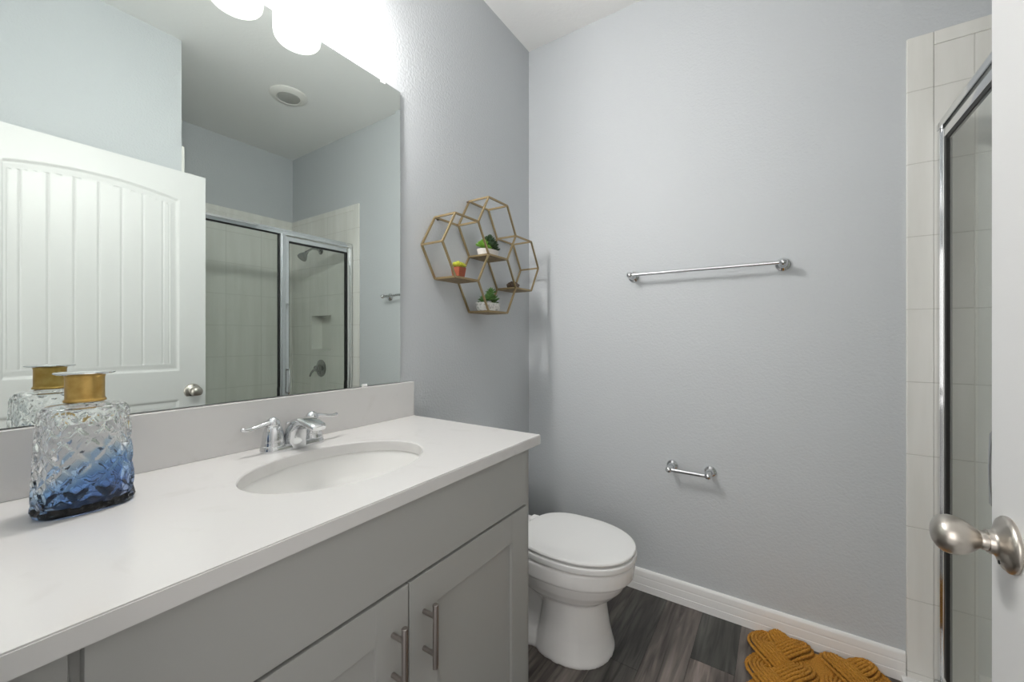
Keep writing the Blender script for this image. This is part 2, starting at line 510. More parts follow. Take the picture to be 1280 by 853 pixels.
# baseboards with a stepped cap
def base_profile():
    return [(0, 0), (0.014, 0), (0.014, 0.030), (0.0128, 0.0315), (0.0128, 0.034), (0.014, 0.0355), (0.014, 0.060), (0.0118, 0.063), (0.0118, 0.067),
            (0.0138, 0.071), (0.0132, 0.088), (0.010, 0.096), (0.006, 0.099), (0, 0.099)]
bm = B()
loft(bm, [[(0.0, D - p[0], p[1]) for p in base_profile()], [(XT - 0.002, D - p[0], p[1]) for p in base_profile()]])
struct('baseboard_back', bm, M['trim'])
bm = B()
loft(bm, [[(p[0], 1.04, p[1]) for p in base_profile()], [(p[0], D - 0.014, p[1]) for p in base_profile()]])
struct('baseboard_left', bm, M['trim'])

# ------------------------------------------------------------------ door (open 90 degrees beside the right wall)
DX, DY0, DY1, DZ0, DZ1 = 1.400, 0.06, 0.870, 0.012, 2.013
door = thing('door_1', 'open white panelled door with arched beadboard panel and nickel knob', 'door', (1.435, 0.06, 0.0))
door['kind'] = 'structure'
def arch_top(y, yc, half, z_edge, rise):
    return z_edge + rise * (1 - min(1.0, abs(y - yc) / half) ** 2)
def door_depth(y, z):
    yc = (DY0 + DY1) / 2 + 0.002
    half = 0.292
    best = None
    for (zb, zt, rise) in ((1.0, 1.866, 0.036), (0.24, 0.83, 0.0)):
        zt_y = arch_top(y, yc, half, zt, rise)
        d = min(half - abs(y - yc), zt_y - z, z - zb)
        if d > 0:
            best = d; break
    if best is None: return 0.0
    d = best
    if d < 0.010: return 0.007 * d / 0.010
    if d < 0.016: return 0.007
    if d < 0.036: return 0.007 - 0.003 * (d - 0.016) / 0.020
    if d < 0.040: return 0.004 + 0.003 * (d - 0.036) / 0.004
    g = abs(((y - 0.47 + 0.0375) % 0.075) - 0.0375)
    return 0.005 + (0.0028 * (1 - g / 0.005) if g < 0.005 else 0.0)
bm = B()
ny, nz_ = 270, 500
ys = [DY0 + (DY1 - DY0) * i / ny for i in range(ny + 1)]
zs = [DZ0 + (DZ1 - DZ0) * i / nz_ for i in range(nz_ + 1)]
grid = [[bm.verts.new((DX + door_depth(y, z), y, z)) for z in zs] for y in ys]
for i in range(ny):
    for j in range(nz_):
        bm.faces.new((grid[i][j], grid[i][j + 1], grid[i + 1][j + 1], grid[i + 1][j]))
back = {}
border = [(i, 0) for i in range(ny + 1)] + [(ny, j) for j in range(1, nz_ + 1)] + [(i, nz_) for i in range(ny - 1, -1, -1)] + [(0, j) for j in range(nz_ - 1, 0, -1)]
bv = [bm.verts.new((1.435, ys[i], zs[j])) for (i, j) in border]
for k in range(len(border)):
    k2 = (k + 1) % len(border)
    a, b = border[k], border[k2]
    bm.faces.new((grid[a[0]][a[1]], grid[b[0]][b[1]], bv[k2], bv[k]))
bm.faces.new(bv)
obj('door_slab', bm, M['door'], door, sharp=30)
def knob(side, x0):
    bm = B()
    ax = (side, 0, 0)
    add_lathe(bm, [(0.0001, 0.018), (0.0125, 0.018), (0.0125, 0.026), (0.0115, 0.0285), (0.0135, 0.031), (0.0185, 0.037), (0.0232, 0.044), (0.0258, 0.0515), (0.0262, 0.058),
                   (0.0245, 0.065), (0.020, 0.0705), (0.0135, 0.0742), (0.006, 0.076), (0.0001, 0.0763)], (x0, 0.812, 0.893), ax, 40)
    kb = obj('door_knob', bm, M['nickel'], door, sharp=60)
    bm = B()
    add_lathe(bm, [(0.0001, 0.0), (0.0355, 0.0), (0.0365, 0.002), (0.0362, 0.0045), (0.033, 0.008), (0.025, 0.0115), (0.018, 0.014), (0.0158, 0.0175), (0.0150, 0.022), (0.0001, 0.022)], (x0, 0.812, 0.893), ax, 44)
    obj('knob_rose', bm, M['nickel'], kb, sharp=40)
    bm = B()
    add_lathe(bm, [(0.0001, 0), (0.0026, 0), (0.0026, 0.001), (0.0001, 0.001)], (x0 + side * 0.0138, 0.800, 0.872), ax, 14)
    obj('privacy_pin_hole', bm, M['gap'], kb)
knob(-1, DX)
bm = B(); add_box(bm, 1.407, 1.431, DY1 - 0.0005, DY1 + 0.0012, 0.865, 0.922, 0.0006, 1); lp = obj('latch_plate', bm, M['nickel'], door)
bm = B(); add_prism(bm, [(1.412, DY1 + 0.001), (1.426, DY1 + 0.001), (1.426, DY1 + 0.010), (1.414, DY1 + 0.004)], 0.885, 0.903, 'z'); obj('latch_bolt', bm, M['nickel'], lp)
for hz in (0.20, 1.05, 1.80):
    bm = B(); add_tube(bm, [(1.439, 0.052, hz - 0.045), (1.439, 0.052, hz + 0.045)], 0.0055, 12); add_box(bm, 1.402, 1.436, 0.0575, 0.0600, hz - 0.043, hz + 0.043)
    obj('hinge', bm, M['nickel'], door)

# ------------------------------------------------------------------ vanity cabinet
CT = 0.882                       # counter top
XD = 0.540                       # door faces
van = thing('vanity_cabinet', 'grey shaker vanity cabinet with two doors under the white counter', 'cabinet', (0.27, 0.52, 0.0))
bm = B()
add_box(bm, 0.004, 0.505, 0.018, 0.034, 0.0, 0.853)
add_box(bm, 0.004, 0.505, 1.008, 1.025, 0.0, 0.853, 0.001, 1)
add_box(bm, 0.004, 0.505, 0.034, 1.008, 0.10, 0.116)
add_box(bm, 0.004, 0.016, 0.034, 1.008, 0.116, 0.853)
add_box(bm, 0.44, 0.455, 0.034, 1.008, 0.0, 0.10)
obj('carcass', bm, M['cabinet'], van)
bm = B()
add_box(bm, 0.504, 0.520, 0.018, 0.140, 0.10, 0.853, 0.0008, 1)
add_box(bm, 0.504, 0.520, 0.955, 1.025, 0.10, 0.853, 0.0008, 1)
add_box(bm, 0.504, 0.519, 0.138, 0.957, 0.66, 0.72)
add_box(bm, 0.504, 0.519, 0.138, 0.957, 0.815, 0.853)
add_box(bm, 0.504, 0.519, 0.138, 0.957, 0.10, 0.14)
add_box(bm, 0.504, 0.519, 0.52, 0.57, 0.12, 0.70)
obj('face_frame', bm, M['cabinet'], van)
bm = B(); add_box(bm, 0.5205, 0.528, 0.018, 0.092, 0.10, 0.8535, 0.001, 1); obj('filler_strip', bm, M['cabinet'], van)
bm = B(); add_box(bm, 0.5205, XD, 0.101, 0.984, 0.6935, 0.851, 0.002); obj('false_drawer_front', bm, M['cabinet'], van)
def shaker(y0, y1, hy):
    z0, z1, s = 0.112, 0.6875, 0.077
    bm = B()
    bev = 0.0015
    add_box(bm, 0.5205, XD, y0, y0 + s, z0, z1, bev)
    add_box(bm, 0.5205, XD, y1 - s, y1, z0, z1, bev)
    add_box(bm, 0.5205, XD - 0.0002, y0 + s - 0.001, y1 - s + 0.001, z1 - s, z1, bev)
    add_box(bm, 0.5205, XD - 0.0002, y0 + s - 0.001, y1 - s + 0.001, z0, z0 + s, bev)
    add_box(bm, 0.5205, XD - 0.0085, y0 + s - 0.004, y1 - s + 0.004, z0 + s - 0.004, z1 - s + 0.004)
    d = obj('door', bm, M['cabinet'], van)
    bm = B()
    xb = XD + 0.033
    add_lathe(bm, [(0.0001, 0), (0.0050, 0), (0.006, 0.001), (0.006, 0.127), (0.005, 0.128), (0.0001, 0.128)], (xb, hy, 0.509), (0, 0, 1), 18)
    for zz in (0.536, 0.611):
        add_tube(bm, [(XD - 0.001, hy, zz), (xb - 0.002, hy, zz)], 0.0047, 14)
    obj('bar_handle', bm, M['pull'], d)
shaker(0.101, 0.5415, 0.503)
shaker(0.5445, 0.984, 0.582)

# ------------------------------------------------------------------ countertop with oval cut-out and backsplash
SX, SY, SA, SB = 0.300, 0.556, 0.150, 0.208        # sink centre, half sizes in x and y
counter = thing('countertop', 'white quartz counter slab on the grey vanity with oval sink opening', 'countertop', (0.27, 0.52, CT - 0.028))
bm = B()
X0, X1, Y0, Y1 = 0.002, 0.557, YF + 0.0015, 1.034
angs = sorted(set([2 * PI * k / 96 for k in range(96)] + [math.atan2(cy - SY, cx - SX) % (2 * PI) for cx in (X0, X1) for cy in (Y0, Y1)]))
def outer(t, z):
    c, s = math.cos(t), math.sin(t)
    k = min(((X1 - SX) / c if c > 1e-9 else 1e9), ((X0 - SX) / c if c < -1e-9 else 1e9), ((Y1 - SY) / s if s > 1e-9 else 1e9), ((Y0 - SY) / s if s < -1e-9 else 1e9))
    return Vector((SX + c * k, SY + s * k, z))
def inner(t, z, g=0.0):
    c, s = math.cos(t), math.sin(t)
    k = 1.0 / math.sqrt((c / (SA + g)) ** 2 + (s / (SB + g)) ** 2)
    return Vector((SX + c * k, SY + s * k, z))
rings = [[inner(t, CT - 0.028) for t in angs], [inner(t, CT - 0.003) for t in angs], [inner(t, CT, 0.002) for t in angs], [outer(t, CT) for t in angs], [outer(t, CT - 0.028) for t in angs], [inner(t, CT - 0.028) for t in angs]]
vs = loft(bm, rings, False, False)
bmesh.ops.remove_doubles(bm, verts=bm.verts, dist=1e-6)
es = [e for e in bm.edges if len(e.link_faces) == 2 and e.calc_face_angle(0) > 1.2 and all(abs((v.co - Vector((SX, SY, v.co.z))).length) > 0.2 for v in e.verts) and all((abs(v.co.x - X1) < 1e-4 or abs(v.co.y - Y1) < 1e-4 or abs(v.co.y - Y0) < 1e-4) for v in e.verts)]
bmesh.ops.bevel(bm, geom=es, offset=0.002, segments=2, affect='EDGES')
obj('counter_slab', bm, M['quartz'], counter, sharp=30)
bm = B(); add_box(bm, 0.002, 0.021, Y0, 1.034, CT + 0.0002, 1.0065, 0.0015)
tag(obj('backsplash', bm, M['quartz'], origin=(0.011, 0.52, CT)), 'white quartz backsplash strip standing along the wall under the mirror', 'backsplash')

# sink
sink = thing('sink_basin', 'white oval undermount sink basin set in the quartz counter', 'sink', (SX, SY, 0.72))
bm = B()
prof = [(1.05, CT - 0.0285), (1.0, CT - 0.0286), (0.985, CT - 0.034), (0.965, CT - 0.05), (0.93, CT - 0.075), (0.86, CT - 0.10), (0.74, CT - 0.120), (0.55, CT - 0.132), (0.3, CT - 0.137), (0.13, CT - 0.1385)]
rings = [ellipse(SX, SY, SA * k + 0.004, SB * k + 0.004, z, 72) for k, z in prof]
und = [ellipse(SX, SY, SA * k + 0.012, SB * k + 0.012, z - 0.010, 72) for k, z in reversed(prof[2:])]
loft(bm, rings + und + [ellipse(SX, SY, SA * 1.05 + 0.004, SB * 1.05 + 0.004, CT - 0.040, 72), ellipse(SX, SY, SA * 1.05 + 0.004, SB * 1.05 + 0.004, CT - 0.0285, 72)], False, False)
obj('basin', bm, M['sink'], sink, sharp=50)
bm = B()
add_lathe(bm, [(0.0001, 0.0), (0.012, 0.0), (0.019, 0.001), (0.026, 0.003), (0.0275, 0.0015), (0.0275, -0.006)], (SX, SY, CT - 0.137), (0, 0, 1), 28)
obj('drain', bm, M['chrome'], sink)

# ------------------------------------------------------------------ faucet
FX, FY = 0.080, 0.560
fau = thing('faucet', 'chrome two-handle centerset faucet behind the oval sink', 'faucet', (FX, FY, CT))
bm = B()
def stadium(cx, cy, hx, hy, z, n=12):
    pts = []
    for k in range(n + 1):
        t = PI * k / n
        pts.append((cx + hx * math.cos(t), cy + (hy - hx) + hx * math.sin(t), z))
    for k in range(n + 1):
        t = PI + PI * k / n
        pts.append((cx + hx * math.cos(t), cy - (hy - hx) + hx * math.sin(t), z))
    return pts
loft(bm, [stadium(FX, FY, 0.029, 0.080, CT), stadium(FX, FY, 0.0295, 0.0805, CT + 0.006), stadium(FX, FY, 0.028, 0.079, CT + 0.013), stadium(FX, FY, 0.024, 0.075, CT + 0.018)])
obj('base_plate', bm, M['chrome'], fau)
# broad arched spout
bm = B()
def spout_ring(xt, zt, xb, zb, hw):
    # top edge point, bottom edge point, half width; rounded section
    top = Vector((xt, 0, zt)); bot = Vector((xb, 0, zb))
    ring = []
    n = 20
    for k in range(n):
        t = 2 * PI * k / n
        c, s = math.cos(t), math.sin(t)
        f = math.copysign(abs(s) ** 0.7, s) * 0.5 + 0.5
        p = bot.lerp(top, f)
        ring.append(Vector((p.x, FY + hw * math.copysign(abs(c) ** 0.7, c), p.z)))
    return ring
loft(bm, [spout_ring(0.052, CT + 0.012, 0.1125, CT + 0.002, 0.0265), spout_ring(0.058, CT + 0.036, 0.113, CT + 0.020, 0.026), spout_ring(0.074, CT + 0.060, 0.116, CT + 0.043, 0.0245),
          spout_ring(0.100, CT + 0.077, 0.132, CT + 0.057, 0.0235), spout_ring(0.135, CT + 0.085, 0.152, CT + 0.064, 0.0225), spout_ring(0.168, CT + 0.083, 0.170, CT + 0.062, 0.022),
          spout_ring(0.196, CT + 0.076, 0.190, CT + 0.057, 0.0205), spout_ring(0.203, CT + 0.068, 0.197, CT + 0.057, 0.017)])
sp = obj('spout', bm, M['chrome'], fau, sharp=50)
bm = B(); add_lathe(bm, [(0.0001, 0), (0.010, 0), (0.011, 0.003), (0.011, 0.012), (0.0001, 0.012)], (0.178, FY, CT + 0.051), (0, 0, 1), 20); obj('aerator', bm, M['satin_chrome'], sp)
for sgn in (-1, 1):
    hy = FY + sgn * 0.0505
    bm = B()
    add_lathe(bm, [(0.0265, CT + 0.014), (0.027, CT + 0.018), (0.0255, CT + 0.0215), (0.0255, CT + 0.026), (0.0245, CT + 0.038), (0.0225, CT + 0.050), (0.019, CT + 0.060), (0.0160, CT + 0.064), (0.0001, CT + 0.064)], (FX, hy, 0), (0, 0, 1), 28)
    hb = obj('handle_body', bm, M['chrome'], fau, sharp=40)
    bm = B()
    add_lathe(bm, [(0.0155, CT + 0.0645), (0.0165, CT + 0.069), (0.0155, CT + 0.075), (0.0115, CT + 0.081), (0.006, CT + 0.085), (0.0001, CT + 0.086)], (FX, hy, 0), (0, 0, 1), 24, cap0=True)
    pts = [(FX + 0.002, hy + sgn * d, CT + z) for d, z in ((0.004, 0.073), (0.018, 0.0725), (0.032, 0.070), (0.046, 0.0665), (0.058, 0.0645), (0.067, 0.065), (0.073, 0.0675), (0.0745, 0.068))]
    add_tube(bm, pts, [0.0095, 0.0080, 0.0068, 0.0064, 0.0070, 0.0076, 0.0060, 0.002], 12, (1.0, 0.72))
    obj('lever', bm, M['chrome'], hb, sharp=60)
bm = B(); add_tube(bm, [(0.053, FY, CT + 0.012), (0.053, FY, CT + 0.052)], 0.0025, 10)
add_lathe(bm, [(0.0001, 0.050), (0.004, 0.050), (0.0055, 0.054), (0.0055, 0.058), (0.0035, 0.062), (0.0001, 0.063)], (0.053, FY, CT), (0, 0, 1), 16)
obj('drain_lift_rod', bm, M['chrome'], fau)

# ------------------------------------------------------------------ mirror
MY0, MY1, MZ0, MZ1 = 0.067, 0.981, 1.009, 2.053
mir = thing('wall_mirror', 'large frameless wall mirror above the quartz backsplash', 'mirror', (0.0, 0.524, MZ0))
bm = B()
def rect(x, ins, z0=MZ0, z1=MZ1):
    return [bm.verts.new((x, y, z)) for (y, z) in ((MY0 + ins, z0 + ins), (MY1 - ins, z0 + ins), (MY1 - ins, z1 - ins), (MY0 + ins, z1 - ins))]
ra, rb, rc = rect(0.0065, 0.0), rect(0.0067, 0.024), rect(0.0015, 0.0)
f = bm.faces.new(rb)
for i in range(4):
    j = (i + 1) % 4
    bm.faces.new((ra[i], ra[j], rb[j], rb[i]))
for i in range(4):
    j = (i + 1) % 4
    g = bm.faces.new((rc[i], rc[j], ra[j], ra[i])); g.material_index = 1
g = bm.faces.new(list(reversed(rc))); g.material_index = 1
obj('glass', bm, [M['mirror'], M['mirror_edge']], mir, smooth=False)
for y, z, s in ((0.905, MZ1, 1), (0.2, MZ1, 1), (0.83, MZ0, -1)):
    bm = B()
    if s > 0:
        add_box(bm, 0.001, 0.0095, y - 0.009, y + 0.009, z - 0.008, z + 0.012, 0.0015)
    else:
        add_box(bm, 0.0068, 0.0095, y - 0.010, y + 0.010, z - 0.002, z + 0.007, 0.001)
    obj('mirror_clip', bm, M['clip'], mir)

# ------------------------------------------------------------------ vanity light
vl = thing('vanity_light', 'three-lamp vanity light with glowing white glass shades above mirror', 'light', (0.0, 0.487, 2.293))
bm = B(); add_box(bm, 0.0005, 0.022, 0.22, 0.755, 2.258, 2.358, 0.005); obj('back_plate', bm, M['satin_chrome'], vl)
LX = 0.090
for y in (0.319, 0.487, 0.655):
    bm = B()
    add_tube(bm, [(0.02, y, 2.305), (0.05, y, 2.307), (0.075, y, 2.301), (LX - 0.003, y, 2.283), (LX, y, 2.258), (LX, y, 2.233)], 0.008, 12)
    add_lathe(bm, [(0.0001, 2.243), (0.012, 2.243), (0.022, 2.235), (0.024, 2.211), (0.0001, 2.211)], (LX, y, 0), (0, 0, 1), 20)
    arm = obj('lamp_arm', bm, M['satin_chrome'], vl)
    bm = B()
    outer_p = [(0.0225, 2.221), (0.034, 2.215), (0.048, 2.201), (0.058, 2.181), (0.0635, 2.153), (0.0655, 2.118), (0.0655, 2.091), (0.063, 2.077), (0.058, 2.070)]
    inner_p = [(0.055, 2.072), (0.0595, 2.079), (0.062, 2.093), (0.0618, 2.118), (0.060, 2.153), (0.0545, 2.178), (0.045, 2.197), (0.032, 2.210), (0.0225, 2.215)]
    add_lathe(bm, outer_p + inner_p, (LX, y, 0), (0, 0, 1), 36)
    obj('glass_shade', bm, M['shade'], arm, sharp=60)
    bm = B()
    add_lathe(bm, [(0.0001, 2.095), (0.012, 2.097), (0.021, 2.105), (0.026, 2.119), (0.0255, 2.135), (0.020, 2.153), (0.0135, 2.173), (0.0125, 2.208), (0.0001, 2.208)], (LX, y, 0), (0, 0, 1), 20)
    obj('bulb', bm, M['bulb'], arm, sharp=60)

# ------------------------------------------------------------------ hexagon shelf
HS = 0.1405
HH = HS * math.sqrt(3) / 2
XB, XFR = 0.008, 0.115
hexc = [(1.2245, 1.523), (1.4352, 1.523 + HH), (1.4352, 1.523 - HH), (1.6460, 1.523)]
shelf = thing('hexagon_shelf', 'gold wire wall shelf of four joined hexagons holding small succulents', 'shelf', (0.0, 1.4352, 1.28))
done_e, done_v = set(), set()
def rod(bm, a, b, r=0.0050):
    add_tube(bm, [a, b], r, 4, rot=PI / 4)
key = lambda p: (round(p[0], 2), round(p[1], 2))
frames = []
for (cy, cz) in hexc:
    pts = [(cy + HS * math.cos(PI / 3 * k), cz + HS * math.sin(PI / 3 * k)) for k in range(6)]
    bm = B()
    for k in range(6):
        a, b = pts[k], pts[(k + 1) % 6]
        ek = tuple(sorted((key(a), key(b))))
        if ek not in done_e:
            done_e.add(ek)
            for x in (XB, XFR):
                rod(bm, (x, *a), (x, *b))
        if key(a) not in done_v:
            done_v.add(key(a))
            rod(bm, (XB, *a), (XFR, *a))
    fr = obj('hexagon_frame', bm, M['gold'], shelf, smooth=False)
    bm = B(); add_box(bm, XB, XFR - 0.003, cy - HS / 2 + 0.003, cy + HS / 2 - 0.003, cz - HH - 0.005, cz - HH + 0.0055, 0.001, 1)
    obj('shelf_board', bm, M['board'], fr)
for sy, sz, sr in ((1.175, 1.523 + HH, 0.006), (1.36, 1.523 + 2 * HH - 0.003, 0.004), (1.70, 1.523 + HH, 0.005)):
    bm = B(); add_tube(bm, [(0.0005, sy, sz), (0.010, sy, sz)], sr, 10)
    obj('hanging_screw', bm, M['pebble'], shelf)

def leaf(bm, base, direction, length, width, thick, up=Vector((0, 0, 1))):
    d = Vector(direction).normalized()
    side = d.cross(up)
    side = side.normalized() if side.length > 1e-4 else Vector((1, 0, 0))
    nrm = side.cross(d).normalized()
    rings = []
    for f, w in ((0.0, 0.35), (0.25, 0.75), (0.55, 1.0), (0.8, 0.72), (0.94, 0.3), (1.0, 0.04)):
        c = Vector(base) + d * length * f + nrm * (length * 0.10 * f * f)
        rings.append([c + side * math.cos(2 * PI * k / 6) * width * w * 0.5 + nrm * math.sin(2 * PI * k / 6) * thick * w * 0.5 for k in range(6)])
    loft(bm, rings)
def rosette(bm, c, r, rnd, layers=3, lift=0.3, w=0.5):
    for L in range(layers):
        n = 7 - L
        el = lift + L * 0.40
        for k in range(n):
            a = 2 * PI * (k + 0.5 * L) / n + rnd.uniform(-0.15, 0.15)
            dirv = Vector((math.cos(a) * math.cos(el), math.sin(a) * math.cos(el), math.sin(el)))
            ln = r * (1.0 - 0.16 * L)
            leaf(bm, Vector(c) + Vector((0, 0, 0.15 * r * L)), dirv, ln, ln * w, ln * 0.22)

BZ = 0.0060        # top of a board above its hexagon's bottom edge
def bowl(cx, cy, z, hx, hy, h, mat, parent, p=2.3, flare=1.08):
    bm = B()
    loft(bm, [ellipse(cx, cy, hx * 0.86, hy * 0.88, z, 32, p), ellipse(cx, cy, hx * 0.95, hy * 0.96, z + h * 0.3, 32, p), ellipse(cx, cy, hx * flare, hy * flare, z + h, 32, p),
              ellipse(cx, cy, hx * flare - 0.003, hy * flare - 0.003, z + h, 32, p), ellipse(cx, cy, hx * 0.95 - 0.003, hy * 0.95 - 0.003, z + h * 0.7, 32, p)], True, True)
    o = obj('planter', bm, mat, parent, sharp=50)
    bm = B(); loft(bm, [ellipse(cx, cy, hx - 0.002, hy - 0.002, z + h * 0.6, 24, p), ellipse(cx, cy, hx - 0.002, hy - 0.002, z + h * 0.86, 24, p)]); obj('soil', bm, M['soil'], parent)
    return o
rnd = random.Random(3)
# upper hexagon: white bowl
zu = 1.523 + BZ
p1 = thing('succulent_planter', 'smooth white bowl of dark and bright green succulents in the top hexagon', 'plant', (0.058, 1.433, zu))
bowl(0.060, 1.433, zu, 0.036, 0.056, 0.027, M['stone_white'], p1)
bm = B()
for (dx, dy, dz, r) in ((0.0, 0.018, 0.012, 0.033), (0.004, 0.026, 0.042, 0.028), (-0.010, 0.006, 0.046, 0.027), (0.012, 0.042, 0.010, 0.027), (0.010, 0.002, 0.022, 0.026), (-0.006, 0.026, 0.060, 0.024), (0.008, 0.040, 0.032, 0.024), (0.014, 0.020, 0.020, 0.026)):
    rosette(bm, (0.058 + dx, 1.433 + dy, zu + 0.024 + dz), r, rnd, 4, 0.2, 0.55)
add_tube(bm, [(0.058, 1.450, zu + 0.02), (0.055, 1.452, zu + 0.07)], 0.004, 8)
obj('dark_succulent', bm, M['leaf_dark'], p1)
bm = B()
for (dx, dy, dz, r) in ((0.006, -0.032, 0.010, 0.030), (-0.008, -0.040, 0.016, 0.028), (0.014, -0.018, 0.006, 0.024), (0.0, -0.028, 0.030, 0.025)):
    rosette(bm, (0.058 + dx, 1.433 + dy, zu + 0.022 + dz), r, rnd, 3, 0.35, 0.42)
obj('bright_succulent', bm, M['leaf_bright'], p1)
# left hexagon: terracotta pot
zl = 1.523 - HH + BZ
p2 = thing('succulent_pot', 'small square terracotta pot of yellow-green succulent in the left hexagon', 'plant', (0.070, 1.224, zl))
bm = B()
def sq(cx, cy, h, z, rot=0.0):
    return [Vector((cx + h * math.cos(rot + PI / 4 + PI / 2 * k), cy + h * math.sin(rot + PI / 4 + PI / 2 * k), z)) for k in range(4)]
loft(bm, [sq(0.070, 1.224, 0.024, zl), sq(0.070, 1.224, 0.032, zl + 0.042), sq(0.070, 1.224, 0.029, zl + 0.042), sq(0.070, 1.224, 0.028, zl + 0.034)], True, True)
bmesh.ops.bevel(bm, geom=[e for e in bm.edges], offset=0.0012, segments=2, affect='EDGES')
obj('pot', bm, M['terracotta'], p2, sharp=50)
bm = B(); loft(bm, [sq(0.070, 1.224, 0.026, zl + 0.03), sq(0.070, 1.224, 0.0275, zl + 0.038)]); obj('soil', bm, M['soil'], p2)
bm = B()
for (dx, dy, dz, r) in ((0, 0, 0.006, 0.022), (0.010, -0.012, 0.002, 0.019), (0.010, 0.013, 0.004, 0.018), (-0.011, -0.010, 0.005, 0.018), (-0.010, 0.012, 0.004, 0.018), (0.014, 0.0, 0.004, 0.017)):
    rosette(bm, (0.070 + dx, 1.224 + dy, zl + 0.040 + dz), r * 1.15, rnd, 3, 0.45, 0.5)
obj('succulent', bm, M['leaf_yellow'], p2)
# bottom hexagon: long rough planter
zb = 1.523 - 2 * HH + BZ
p3 = thing('succulent_planter', 'rough white stone trough of green succulents in the bottom hexagon', 'plant', (0.060, 1.433, zb))
bowl(0.062, 1.433, zb, 0.034, 0.068, 0.036, M['stone_rough'], p3, 3.0, 1.02)
bm = B()
for (dx, dy, dz, r) in ((0.004, -0.036, 0.000, 0.020), (-0.004, -0.022, 0.008, 0.024), (0.006, -0.006, 0.010, 0.025), (-0.006, 0.010, 0.018, 0.026), (0.006, 0.024, 0.012, 0.026), (-0.003, 0.036, 0.002, 0.021), (0.002, 0.014, 0.034, 0.023), (0.008, 0.002, 0.022, 0.02)):
    rosette(bm, (0.062 + dx, 1.433 + dy * 1.3, zb + 0.032 + dz * 1.45), r * 1.25, rnd, 4, 0.25, 0.36)
obj('succulent', bm, M['leaf_mid'], p3)
# right hexagon: brown stone
zr = zl
bm = B()
bmesh.ops.create_icosphere(bm, subdivisions=4, radius=1.0)
for v in bm.verts:
    k = 1 + 0.22 * noise.noise(v.co * 2.1) + 0.10 * noise.noise(v.co * 6)
    v.co = Vector((v.co.x * 0.022 * k, v.co.y * 0.044 * k, max(v.co.z, -0.45) * 0.021 * k))
zmin = min(v.co.z for v in bm.verts)
for v in bm.verts: v.co += Vector((0.062, 1.634, zr - zmin))
tag(obj('decorative_stone', bm, M['pebble'], origin=(0.062, 1.634, zr), sharp=60), 'dark brown rough stone lying on the right hexagon board', 'stone')

# ------------------------------------------------------------------ glass bottle on the counter
BX, BY = 0.160, 0.166
bot = thing('glass_bottle', 'diamond-cut glass bottle, blue at base, with brass neck on counter', 'bottle', (BX, BY, CT))
bm = B()
def bottle_ring(z, ax, ay, p, ridge, n=240, inset=0.0):
    out = []
    for k in range(n):
        t = 2 * PI * k / n
        c, s = math.cos(t), math.sin(t)
        x = (ax - inset) * math.copysign(abs(c) ** (2 / p), c)
        y = (ay - inset) * math.copysign(abs(s) ** (2 / p), s)
        out.append(Vector((x, y, z)))
    # arc length around the ring
    L = [0.0]
    for k in range(n):
        L.append(L[-1] + (out[(k + 1) % n] - out[k]).length)
    tot = L[-1]
    ND = 10
    for k in range(n):
        u = L[k] / tot * ND
        w = z / 0.042
        tri = lambda q: abs((q % 1.0) - 0.5) * 2
        a, b = tri(u + w), tri(u - w)
        h = max(a, b)                       # 1 on the ridges, low in the facets
        h = (h - 0.45) / 0.55
        d = ridge * (h if h > 0 else 0)
        nx, ny = out[k].x / ax ** 2, out[k].y / ay ** 2
        q = Vector((nx, ny, 0)).normalized()
        out[k] = out[k] + q * (d - ridge)
    return out
rings = []
def ax_ay(z):
    f = z / 0.17
    return 0.049 - 0.006 * f, 0.0625 - 0.007 * f
outer_r = [(0.0, 0.90, 0.0), (0.003, 0.965, 0.0), (0.008, 1.0, 0.001)]
for z in [0.012 + 0.0025 * i for i in range(59)]:
    outer_r.append((z, 1.0, 0.0050))
outer_r += [(0.162, 0.985, 0.002), (0.168, 0.955, 0.0), (0.1725, 0.88, 0.0), (0.175, 0.74, 0.0)]
for z, k, r in outer_r:
    ax, ay = ax_ay(z)
    rings.append([v + Vector((0, 0, 0)) for v in bottle_ring(z, ax * k, ay * k, 2.6, r)])
# neck
for r, z in ((0.0245, 0.1765), (0.0215, 0.178), (0.0205, 0.182), (0.0205, 0.221)):
    rings.append([Vector((r * math.cos(2 * PI * k / 240), r * math.sin(2 * PI * k / 240), z)) for k in range(240)])
# inside surface
for r, z in ((0.0175, 0.221), (0.0175, 0.178)):
    rings.append([Vector((r * math.cos(2 * PI * k / 240), r * math.sin(2 * PI * k / 240), z)) for k in range(240)])
for z, k in ((0.172, 0.72), (0.168, 0.86), (0.160, 0.94), (0.12, 0.97), (0.06, 0.97), (0.022, 0.95), (0.013, 0.90), (0.009, 0.72)):
    ax, ay = ax_ay(z)
    rings.append(bottle_ring(z, ax * k, ay * k, 2.6, 0.0, inset=0.0058))
rings = [[v + Vector((BX, BY, CT)) for v in r] for r in rings]
loft(bm, rings, True, True)
obj('bottle_body', bm, M['bottle'], bot, sharp=25)
bm = B()
add_lathe(bm, [(0.0210, 0.1795), (0.0258, 0.1795), (0.0262, 0.182), (0.0245, 0.184), (0.0240, 0.186), (0.0240, 0.220), (0.0248, 0.222), (0.0248, 0.224), (0.0210, 0.224)], (BX, BY, CT), (0, 0, 1), 40)
nk = obj('brass_neck_band', bm, M['brass'], bot, sharp=40)
bm = B()
add_lathe(bm, [(0.012, 0.2245), (0.0345, 0.2255), (0.0375, 0.2272), (0.0370, 0.2288), (0.030, 0.2292), (0.018, 0.2282), (0.012, 0.227)], (BX, BY, CT), (0, 0, 1), 44)
obj('silver_rim_plate', bm, M['chrome'], bot, sharp=60)

